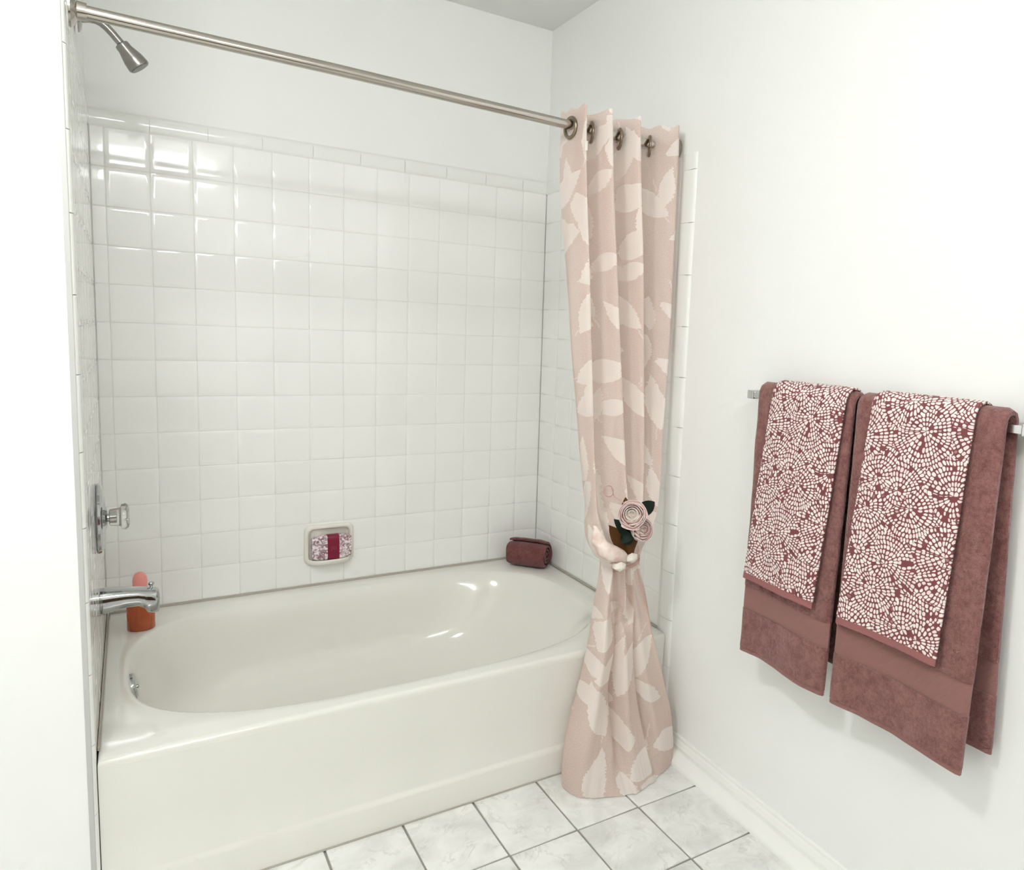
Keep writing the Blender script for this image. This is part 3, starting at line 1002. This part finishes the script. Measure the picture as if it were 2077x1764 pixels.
TOCAM = (CAM - Vector((1.25, -1.02, 0.78))).normalized()
leaf_blade((1.266, -1.026, 0.794), (1.343, -1.014, 0.828), 0.0205, TOCAM, m_leaf, fl)
leaf_blade((1.252, -1.006, 0.790), (1.246, -1.006, 0.848), 0.014, TOCAM, m_kraft, fl)
leaf_blade((1.256, -1.020, 0.745), (1.206, -1.012, 0.790), 0.016, TOCAM, m_leaf, fl)
leaf_blade((1.258, -1.022, 0.712), (1.228, -1.020, 0.764), 0.017, TOCAM, m_leaf, fl)
leaf_blade((1.272, -1.028, 0.755), (1.222, -1.026, 0.722), 0.013, TOCAM, m_leaf, fl)
# brown kraft wrap: a folded cone below the flowers
rg = []
for z, w_, d_ in ((0.668, 0.013, 0.009), (0.690, 0.018, 0.011), (0.708, 0.026, 0.013), (0.726, 0.036, 0.014), (0.735, 0.040, 0.013)):
    cx_ = 1.268 + 0.10 * (z - 0.668) * 0.3
    rg.append([(cx_ + w_ * math.cos(a) * 0.92, -1.008 + d_ * math.sin(a) + 0.25 * w_ * math.cos(a) * 0.4, z + 0.006 * abs(math.cos(a))) for a in [2 * math.pi * k / 20 for k in range(20)]])
obj('paper_wrap', *rings_mesh(rg, True, True), m_kraft, fl, smooth=True, sharp=50)
leaf_blade((1.262, -1.010, 0.690), (1.196, -1.004, 0.772), 0.022, TOCAM, m_kraft, fl, 'paper_wrap', 0.05)


def petal(c_, ax_, u_, w_, ang, r0, r1, h_, spread, thick=0.0010):
    """curved cup petal round the axis: radius r0 at its foot, r1 at its rim"""
    V2, F2 = [], []
    na, nh = 7, 5
    for off_ in (0.0, thick):
        for j in range(nh):
            t_ = j / (nh - 1)
            for i in range(na):
                s = (i / (na - 1) - 0.5) * 2
                a = ang + s * spread * (0.55 + 0.45 * math.sin(math.pi * min(1, t_ * 0.8 + 0.1)))
                belly = math.sin(math.pi * t_) * 0.16 * max(r0, r1)
                rr = r0 + (r1 - r0) * t_ + belly + off_ + 0.05 * r1 * s * s * t_
                hh = h_ * t_ * (1 - 0.22 * s * s)
                V2.append(tuple(c_ + ax_ * hh + (u_ * math.cos(a) + w_ * math.sin(a)) * rr))
    k = na * nh
    for j in range(nh - 1):
        for i in range(na - 1):
            a = j * na + i
            F2.append((a, a + 1, a + na + 1, a + na))
            F2.append((k + a, k + a + na, k + a + na + 1, k + a + 1))
    for i in range(na - 1):
        a = (nh - 1) * na + i
        F2.append((a, a + 1, k + a + 1, k + a))
        F2.append((i, k + i, k + i + 1, i + 1))
    for j in range(nh - 1):
        for a in (j * na, j * na + na - 1):
            F2.append((a, a + na, k + a + na, k + a))
    return V2, F2


def ranunculus(c_, R_, axis, cream):
    ax_ = Vector(axis).normalized()
    u_, w_, ax_ = frame_of(ax_)
    c_ = Vector(c_) - ax_ * R_ * 0.55
    fo = obj('flower', *lathe([(0.0, R_ * 0.30), (R_ * 0.25, R_ * 0.50), (R_ * 0.58, R_ * 0.36), (R_ * 0.68, R_ * 0.20), (R_ * 0.70, R_ * 0.05)], c_, ax_, 18), cream, fl, smooth=True)
    for ring_, (ra, rb, hh, cnt) in enumerate(((0.20, 0.07, 0.96, 3), (0.30, 0.19, 1.04, 4), (0.46, 0.40, 1.00, 5), (0.54, 0.56, 0.94, 5), (0.60, 0.72, 0.84, 6), (0.62, 0.88, 0.70, 6), (0.60, 1.02, 0.52, 6))):
        for i in range(cnt):
            a = 2 * math.pi * (i + 0.41 * ring_) / cnt + random.uniform(-0.18, 0.18)
            k = random.uniform(0.93, 1.08)
            pm = m_petalin if (ring_ in (0, 2) and cream is m_petalin) else (m_petal, m_petal2)[(i + ring_) % 2]
            obj('petal', *petal(c_, ax_, u_, w_, a, R_ * ra, R_ * rb * k, R_ * hh * random.uniform(0.92, 1.06), math.pi / cnt * 1.35), pm, fo, smooth=True, sharp=60)


ranunculus((1.2445, -1.045, 0.8065), 0.0385, TOCAM + Vector((-0.15, 0, 0.22)), m_petalin)
ranunculus((1.2840, -1.042, 0.7600), 0.0330, TOCAM + Vector((0.35, 0, 0.10)), m_petal)
# twine loop
loop = []
for k in range(22):
    a = 2 * math.pi * k / 21
    loop.append((1.192 + 0.0125 * math.cos(a + 0.8) - 0.004 * math.sin(a), -1.000, 0.868 + 0.016 * math.sin(a + 0.8)))
loop += [(1.210, -1.002, 0.852), (1.232, -1.010, 0.838), (1.246, -1.016, 0.826)]
obj('twine', *tube(loop, 0.0014, 8), m_twine, fl, smooth=True)


def gem(c_, s, rot):
    cx_, cy_, cz_ = c_
    Mx = Matrix.Rotation(rot, 3, 'Y')
    rg2 = []
    for y, k in ((0.010, 0.85), (0.0, 1.0), (-0.006, 1.0), (-0.014, 0.52)):
        rg2.append([tuple(Vector((cx_, cy_ + y, cz_)) + Mx @ Vector((s * k * math.cos(a) * 1.25, 0, s * k * math.sin(a) * 0.85))) for a in [2 * math.pi * (q + 0.5) / 6 for q in range(6)]])
    v2, f2 = rings_mesh(rg2, True, False)
    apex = len(v2)
    v2.append((cx_, cy_ - 0.017, cz_))
    f2 += [(18 + q, 18 + (q + 1) % 6, apex) for q in range(6)]
    return v2, f2


obj('gem_clip', *gem((1.2290, -1.016, 0.6530), 0.0170, 0.12), m_bow, fl)
obj('gem_clip', *gem((1.2690, -1.014, 0.6730), 0.0170, -0.05), m_bow, fl)

# ------------------------------------------------------------------ soap dish and wrapped soap
dish = thing('soap_dish', 'cream ceramic wall soap dish set into the white tiles', 'soap dish', (0.663, 0.0, 0.445))


def rrect(cx_, cz_, w_, h_, r, y, skew=0.0, seg=6):
    pts = []
    for qx, qz, a0 in ((1, 1, 0), (-1, 1, 90), (-1, -1, 180), (1, -1, 270)):
        for k in range(seg + 1):
            a = math.radians(a0 + 90 * k / seg)
            pts.append((cx_ + qx * (w_ / 2 - r) + r * math.cos(a), y, cz_ + qz * (h_ / 2 - r) + r * math.sin(a)))
    return pts


dc = (0.6625, 0.5155)
rg = [rrect(*dc, 0.168, 0.142, 0.022, 0.0), rrect(*dc, 0.168, 0.142, 0.022, -0.007), rrect(*dc, 0.160, 0.134, 0.022, -0.013), rrect(*dc, 0.150, 0.124, 0.020, -0.015),
      rrect(*dc, 0.142, 0.116, 0.019, -0.013), rrect(*dc, 0.136, 0.110, 0.018, -0.006), rrect(*dc, 0.132, 0.106, 0.018, -0.0012)]
v_, f_ = rings_mesh(rg, True, True)
obj('dish_frame', v_, f_, m_ceram, dish, smooth=True, sharp=60)
# tray lip along the lower edge that carries the soap
rg = []
for t_ in range(13):
    x = dc[0] - 0.070 + 0.140 * t_ / 12
    e = 1 - abs(t_ / 6 - 1) ** 4
    dep = 0.018 + 0.026 * e
    rg.append([(x, -0.002, 0.449), (x, -dep + 0.004, 0.4500), (x, -dep, 0.4560), (x, -dep, 0.4625), (x, -dep + 0.004, 0.4660), (x, -dep + 0.010, 0.4630), (x, -0.002, 0.4630)])
obj('tray_lip', *rings_mesh(rg, True, True), m_ceram, dish, smooth=True, sharp=50)

soap = thing('wrapped_soap', 'wrapped soap bar with toile paper and wine band in the wall dish', 'soap', (0.668, -0.02, 0.466))


def soft_bar(x0, x1, y0, y1, z0, z1, n_=5.0, seg=32, nx=9, grow=0.0):
    rg2 = []
    for i in range(nx):
        t_ = i / (nx - 1)
        e = abs(2 * t_ - 1)
        s_ = (1 - e ** 6 * 0.20)
        x = x0 + (x1 - x0) * t_
        ring = []
        for k in range(seg):
            a = 2 * math.pi * k / seg
            ca, sa = math.cos(a), math.sin(a)
            ring.append((x, (y0 + y1) / 2 + ((y1 - y0) / 2 * s_ + grow) * math.copysign(abs(ca) ** (2 / n_), ca), (z0 + z1) / 2 + ((z1 - z0) / 2 * s_ + grow) * math.copysign(abs(sa) ** (2 / n_), sa)))
        rg2.append(ring)
    return rings_mesh(rg2, True, True)


obj('wrapper', *soft_bar(0.600, 0.7335, -0.0395, -0.0045, 0.4645, 0.5520), m_wrap, soap, smooth=True, sharp=60)
bd_ = obj('band', *soft_bar(0.6505, 0.6905, -0.0395, -0.0045, 0.4645, 0.5520, nx=2, grow=0.0), m_wine, soap, smooth=True, sharp=60)
me = bd_.data
for vtx in me.vertices:
    c_ = Vector((0, (-0.0395 - 0.0045) / 2 - (-0.02), (0.4645 + 0.552) / 2 - 0.466))
    for k, full, half in ((1, None, 0.0175), (2, None, 0.04375)):
        vtx.co[k] = c_[k] + (vtx.co[k] - c_[k]) * (half + 0.0009) / (half * 0.80)
# monogram printed on the band
for txt, dx in (('J', -0.0065), ('O', 0.0035)):
    fc = bpy.data.curves.new('monogram', 'FONT')
    fc.body = txt
    fc.size = 0.016
    fc.align_x = 'CENTER'
    fc.align_y = 'CENTER'
    tmp = bpy.data.objects.new('monogram', fc)
    COL.objects.link(tmp)
    dg = bpy.context.evaluated_depsgraph_get()
    tm = bpy.data.meshes.new_from_object(tmp.evaluated_get(dg))
    bpy.data.objects.remove(tmp)
    tm.transform(Matrix.Rotation(math.pi / 2, 4, 'X'))
    tm.materials.clear()
    tm.materials.append(m_wine2)
    mo = bpy.data.objects.new('monogram', tm)
    COL.objects.link(mo)
    mo.parent = bd_
    mo.location = Vector((0.6705 + dx, -0.0409, 0.507)) - Vector(soap.location)

# ------------------------------------------------------------------ body wash bottle
bx_, by_ = 0.089, -0.165
bt = thing('wash_bottle', 'orange body wash bottle with coral pink cap on the tub deck', 'bottle', (bx_, by_, ZR))
seg = 32


def oval(z, a, b_):
    return [(bx_ + a * math.cos(t_), by_ + b_ * math.sin(t_), ZR + z) for t_ in [2 * math.pi * k / seg for k in range(seg)]]


obj('bottle_body', *rings_mesh([oval(0.0, 0.033, 0.024), oval(0.003, 0.036, 0.027), (oval(0.05, 0.0365, 0.027)), oval(0.088, 0.036, 0.027), oval(0.102, 0.030, 0.024), oval(0.110, 0.019, 0.018), oval(0.114, 0.016, 0.016)], True, True), m_bottle, bt, smooth=True, sharp=50)
obj('collar', *rings_mesh([oval(0.112, 0.018, 0.018), oval(0.126, 0.019, 0.019), oval(0.129, 0.0175, 0.0175)], True, True), m_clear, bt, smooth=True, sharp=50)
obj('cap', *rings_mesh([oval(0.128, 0.0185, 0.0185), oval(0.148, 0.0190, 0.0190), oval(0.160, 0.0175, 0.0175), oval(0.170, 0.0125, 0.0125), oval(0.174, 0.006, 0.006)], True, True), m_cap, bt, smooth=True, sharp=50)

# ------------------------------------------------------------------ rolled washcloth in the corner
axw = Vector((0.66, -0.75, 0.0)).normalized()
pw = Vector((0.75, 0.66, 0.0)).normalized()
c0 = Vector((1.399, -0.124, ZR + 0.060))
V_, F_ = [], []
turns, npt, nl = 3.6, 130, 20
for side in (0, 1):
    for j in range(nl + 1):
        t_ = j / nl - 0.5
        e = 1 - 0.10 * (abs(2 * t_) ** 5)
        for i in range(npt):
            a = turns * 2 * math.pi * i / (npt - 1)
            r = 0.006 + (0.0600 - 0.006) * i / (npt - 1) - side * 0.0085
            r = max(r, 0.0015)
            wob = 1 + 0.025 * noise.noise(Vector((a, t_ * 6, 2.0)))
            ll = 0.158 * t_ + 0.007 * noise.noise(Vector((a * 0.8, side, 7.0))) * (1 if t_ > 0 else -1) * abs(2 * t_)
            aa = a - 2.05
            V_.append(tuple(c0 + axw * ll + (pw * math.cos(aa) * 1.02 + Vector((0, 0, 1)) * math.sin(aa)) * r * wob * e))
s2 = (nl + 1) * npt
for j in range(nl):
    for i in range(npt - 1):
        a = j * npt + i
        F_.append((a, a + 1, a + npt + 1, a + npt))
        F_.append((s2 + a, s2 + a + npt, s2 + a + npt + 1, s2 + a + 1))
for i in range(npt - 1):
    F_.append((i, s2 + i, s2 + i + 1, i + 1))
    a = nl * npt + i
    F_.append((a, a + 1, s2 + a + 1, s2 + a))
for j in range(nl):
    for a in (j * npt, j * npt + npt - 1):
        F_.append((a, a + npt, s2 + a + npt, s2 + a))
zmin = min(q[2] for q in V_)
V_ = [(x, y, z - zmin + ZR + 0.0005) for x, y, z in V_]
rw = obj('rolled_washcloth', V_, F_, m_wash, None, smooth=True, sharp=60)
ctr = Vector((1.412, -0.113, ZR))
rw.data.transform(Matrix.Translation(-ctr))
rw.location = ctr
tag(rw, 'dark rose washcloth rolled up in the tub corner', 'washcloth')

# ------------------------------------------------------------------ towel bar
ZBAR = 1.164
XB = 1.4300
bar = thing('towel_bar', 'satin steel square towel bar on the painted wall', 'towel bar', (XB, -1.64, ZBAR))
obj('bar', *bevel_box(XB - 0.008, XB + 0.008, -1.996, -1.296, ZBAR - 0.008, ZBAR + 0.008, 0.0012), m_steel, bar)
for yp in (-1.296, -1.996):
    xw = xwall(yp)
    obj('post', *bevel_box(XB - 0.012, xw - 0.008, yp - 0.011, yp + 0.011, ZBAR - 0.011, ZBAR + 0.011, 0.002), m_steel, bar)
    obj('wall_plate', *bevel_box(xw - 0.010, xw - 0.0005, yp - 0.024, yp + 0.024, ZBAR - 0.024, ZBAR + 0.024, 0.002), m_steel, bar)


# ------------------------------------------------------------------ towels
def drape(name, y0, y1, zf, zb_, rad, thick, wavef, flare, mat, parent, v0=None, v1=None, seed=0.0, inset=0.0, uv=True, ny=40, backshift=0.0, yb_extra=(0, 0)):
    """towel folded over the bar. Path: up the back, over the bar, down the front. y0 > y1 (y0 is the far edge).
    rad: inner radius over the bar; thick: thickness. v0,v1: range of the path (0 back hem .. total length) to build.
    inset: pull both faces in (for woven bands)."""
    xb = XB
    ztop = ZBAR + 0.010
    la = ztop - zb_
    lb = math.pi * (rad + thick / 2)
    lc = ztop - zf
    tot = la + lb + lc
    v0 = 0.0 if v0 is None else v0
    v1 = tot if v1 is None else v1
    nv = max(6, int((v1 - v0) / 0.012))

    def pos(s, y_t, side):
        """s path length; y_t 0..1; side -1 inner, +1 outer"""
        off_ = (thick / 2 - inset) * side
        if s < la:
            q = Vector((xb + rad + thick / 2 + off_, 0, zb_ + s))
            fr, back = (la - s) / la, True
        elif s < la + lb:
            a = (s - la) / lb * math.pi
            r = rad + thick / 2 + off_
            q = Vector((xb + r * math.cos(a), 0, ztop + r * math.sin(a)))
            fr, back = 0.0, False
        else:
            q = Vector((xb - rad - thick / 2 - off_, 0, ztop - (s - la - lb)))
            fr, back = (s - la - lb) / lc, False
        y = y0 + (y1 - y0) * y_t
        dx, dy = wavef(y_t, fr, back)
        q.x += dx
        q.y = y + dy + flare * (y_t - 0.5) * fr + (backshift * fr if back else 0)
        q.x += 0.0022 * noise.noise(Vector((y * 22, s * 16, seed)))
        return q
    V2, UV2 = [], []
    for side in (-1, 1):
        for j in range(nv + 1):
            s = v0 + (v1 - v0) * j / nv
            for i in range(ny + 1):
                t_ = i / ny
                # round the selvedges
                q = pos(s, t_, side)
                if i in (0, ny):
                    q2 = pos(s, t_, -side)
                    q = q.lerp(q2, 0.28)
                V2.append(tuple(q))
                UV2.append((t_ * abs(y1 - y0), s))
    F2 = []
    k = (nv + 1) * (ny + 1)
    for j in range(nv):
        for i in range(ny):
            a = j * (ny + 1) + i
            F2.append((a, a + 1, a + ny + 2, a + ny + 1))
            F2.append((k + a, k + a + ny + 1, k + a + ny + 2, k + a + 1))
        for a in (j * (ny + 1), j * (ny + 1) + ny):
            F2.append((a, a + ny + 1, k + a + ny + 1, k + a))
    for j in (0, nv):
        for i in range(ny):
            a = j * (ny + 1) + i
            F2.append((a, k + a, k + a + 1, a + 1))
    return obj(name, V2, F2, mat, parent, smooth=True, sharp=60, uvs=UV2 if uv else None)


def bath_towel(label, y0, y1, zf, zb_, wavef, flare, band, seed, backshift=0.0):
    rad, th_ = 0.010, 0.017
    ztop = ZBAR + 0.010
    la, lb, lc = ztop - zb_, math.pi * (rad + th_ / 2), ztop - zf
    tot = la + lb + lc
    sb0, sb1 = la + lb + (ztop - band[0]), la + lb + (ztop - band[1])
    bk0, bk1 = band[1] - zf + 0.0, band[0] - zf + 0.0
    kw = dict(seed=seed, backshift=backshift)
    t = thing('bath_towel', label, 'towel', (XB, (y0 + y1) / 2, zf), 'rose bath towels on the bar')
    hem = 0.012
    obj_parts = [('pile', hem, bk0, m_towel, 0.0), ('dobby_band', bk0, bk1, m_band, 0.0035), ('pile', bk1, sb0, m_towel, 0.0), ('dobby_band', sb0, sb1, m_band, 0.0035), ('pile', sb1, tot - hem, m_towel, 0.0),
                 ('hem', 0.0, hem, m_band, 0.003), ('hem', tot - hem, tot, m_band, 0.003)]
    for nm, a, b_, mt, ins in obj_parts:
        drape(nm, y0, y1, zf, zb_, rad, th_, wavef, flare, mt, t, a, b_, inset=ins, uv=False, **kw)
    return t


def wave_a(t_, fr, back):
    s = 1 if not back else 0.4
    d_ = (0.010 * math.sin(t_ * 5.6 + 0.3) - 0.004) * fr ** 1.5 * s
    return (d_ - 0.012 * fr * (0 if back else 1) if not back else -0.5 * d_, 0.0)


def wave_b(t_, fr, back):
    d_ = (0.009 * math.sin(t_ * 5.0 - 0.4)) * fr ** 1.5
    return (d_ - 0.014 * fr if not back else -0.3 * d_, 0.0)


bath_towel('dusty rose bath towel on the bar, hanging beside the shower curtain', -1.338, -1.628, 0.505, 0.56, wave_a, 0.012, (0.678, 0.618), 1.0)
bath_towel('dusty rose bath towel on the bar, its back flap showing past the edge', -1.638, -1.962, 0.500, 0.535, wave_b, 0.006, (0.682, 0.617), 5.0, backshift=-0.020)


def hand_towel(label, y0, y1, zf, wavef, flare, seed):
    rad, th_ = 0.0285, 0.007
    ztop = ZBAR + 0.010
    zb_ = zf + 0.05
    la, lb, lc = ztop - zb_, math.pi * (rad + th_ / 2), ztop - zf
    tot = la + lb + lc
    t = thing('hand_towel', label, 'hand towel', (XB, (y0 + y1) / 2, zf), 'printed hand towels over the bath towels')
    hem = 0.016
    # the back half is tucked just behind the bath towel's top fold
    drape('printed_cloth', y0, y1, zf, zb_, rad, th_, wavef, flare, m_print, t, la - 0.055, tot - hem, seed=seed)
    drape('hem', y0, y1, zf, zb_, rad, th_, wavef, flare, m_printhem, t, tot - hem, tot, inset=0.0008, seed=seed)
    return t


def tuck(base):
    def g(t_, fr, back):
        dx, dy = base(t_, fr, back)
        if back:
            return (dx * 0.2, dy)
        return (dx - 0.006 * fr - 0.0035, dy + 0.018 * fr * (1 - t_) - 0.0)
    return g


def wave_ha(t_, fr, back):
    dx, dy = wave_a(0.22 + 0.72 * t_, fr * 0.7, back)
    return (dx, dy + (0.030 * fr if not back else 0))


def wave_hb(t_, fr, back):
    dx, dy = wave_b(0.12 + 0.72 * t_, fr * 0.7, back)
    return (dx, dy + (0.018 * fr if not back else 0))


hand_towel('white and rose mosaic hand towel over the bath towel beside the curtain', -1.398, -1.616, 0.702, tuck(wave_ha), 0.0, 9.0)
hand_towel('white and rose mosaic hand towel over the bath towel with showing back flap', -1.686, -1.912, 0.692, tuck(wave_hb), 0.0, 13.0)

# ------------------------------------------------------------------ lamps of the room (behind and above the camera)
vx0, vx1, vz0, vz1 = -0.16, 0.62, 2.250, 2.372
van = thing('vanity_light', 'frosted glass vanity light bar with chrome backplate on the rear wall', 'wall lamp', ((vx0 + vx1) / 2, YB + 0.001, vz0))
obj('backplate', *bevel_box(vx0 - 0.03, vx1 + 0.03, YB + 0.001, YB + 0.022, vz0 - 0.02, vz1 + 0.02, 0.004), m_chrome, van)
obj('glass_shade', *bevel_box(vx0, vx1, YB + 0.024, YB + 0.105, vz0, vz1, 0.012, 3), m_vlight, van, smooth=True)

# unseen vanity cabinet below the lamp, added for dark reflections in the chrome
m_wood = M('dark_walnut', (0.085, 0.042, 0.02), 0.4)
m_top = M('cream_countertop', (0.72, 0.68, 0.6), 0.2)
vc = thing('reflection_cabinet', 'unseen dark walnut cabinet added for dark reflections in the chrome', 'cabinet', (0.2, YB + 0.25, 0.0))
obj('body', *bevel_box(-0.5, 0.9, YB + 0.002, YB + 0.46, 0.001, 0.80, 0.003), m_wood, vc)
obj('countertop', *bevel_box(-0.52, 0.92, YB + 0.002, YB + 0.49, 0.801, 0.835, 0.006), m_top, vc)
for k in range(3):
    x0 = -0.48 + k * 0.46
    d_ = obj('door', *bevel_box(x0, x0 + 0.44, YB + 0.461, YB + 0.479, 0.06, 0.77, 0.004), m_wood, vc)
    obj('knob', *lathe([(0.0, 0.006), (0.012, 0.006), (0.016, 0.014), (0.024, 0.012), (0.026, 0.005)], (x0 + 0.40, YB + 0.479, 0.70), (0, 1, 0), 16), m_nickel, d_, smooth=True)
dome = thing('ceiling_lamp', 'round frosted ceiling dome lamp with nickel rim', 'ceiling lamp', (-0.20, -1.75, ZC - 0.002))
obj('rim', *lathe([(0.0, 0.165), (0.018, 0.165), (0.024, 0.155), (0.024, 0.14)], (-0.20, -1.75, ZC - 0.001), (0, 0, -1), 40), m_nickel, dome, smooth=True)
obj('glass_dome', *lathe([(0.0, 0.150), (0.03, 0.148), (0.06, 0.125), (0.082, 0.080), (0.09, 0.02)], (-0.20, -1.75, ZC - 0.026), (0, 0, -1), 40), m_dlight, dome, smooth=True)
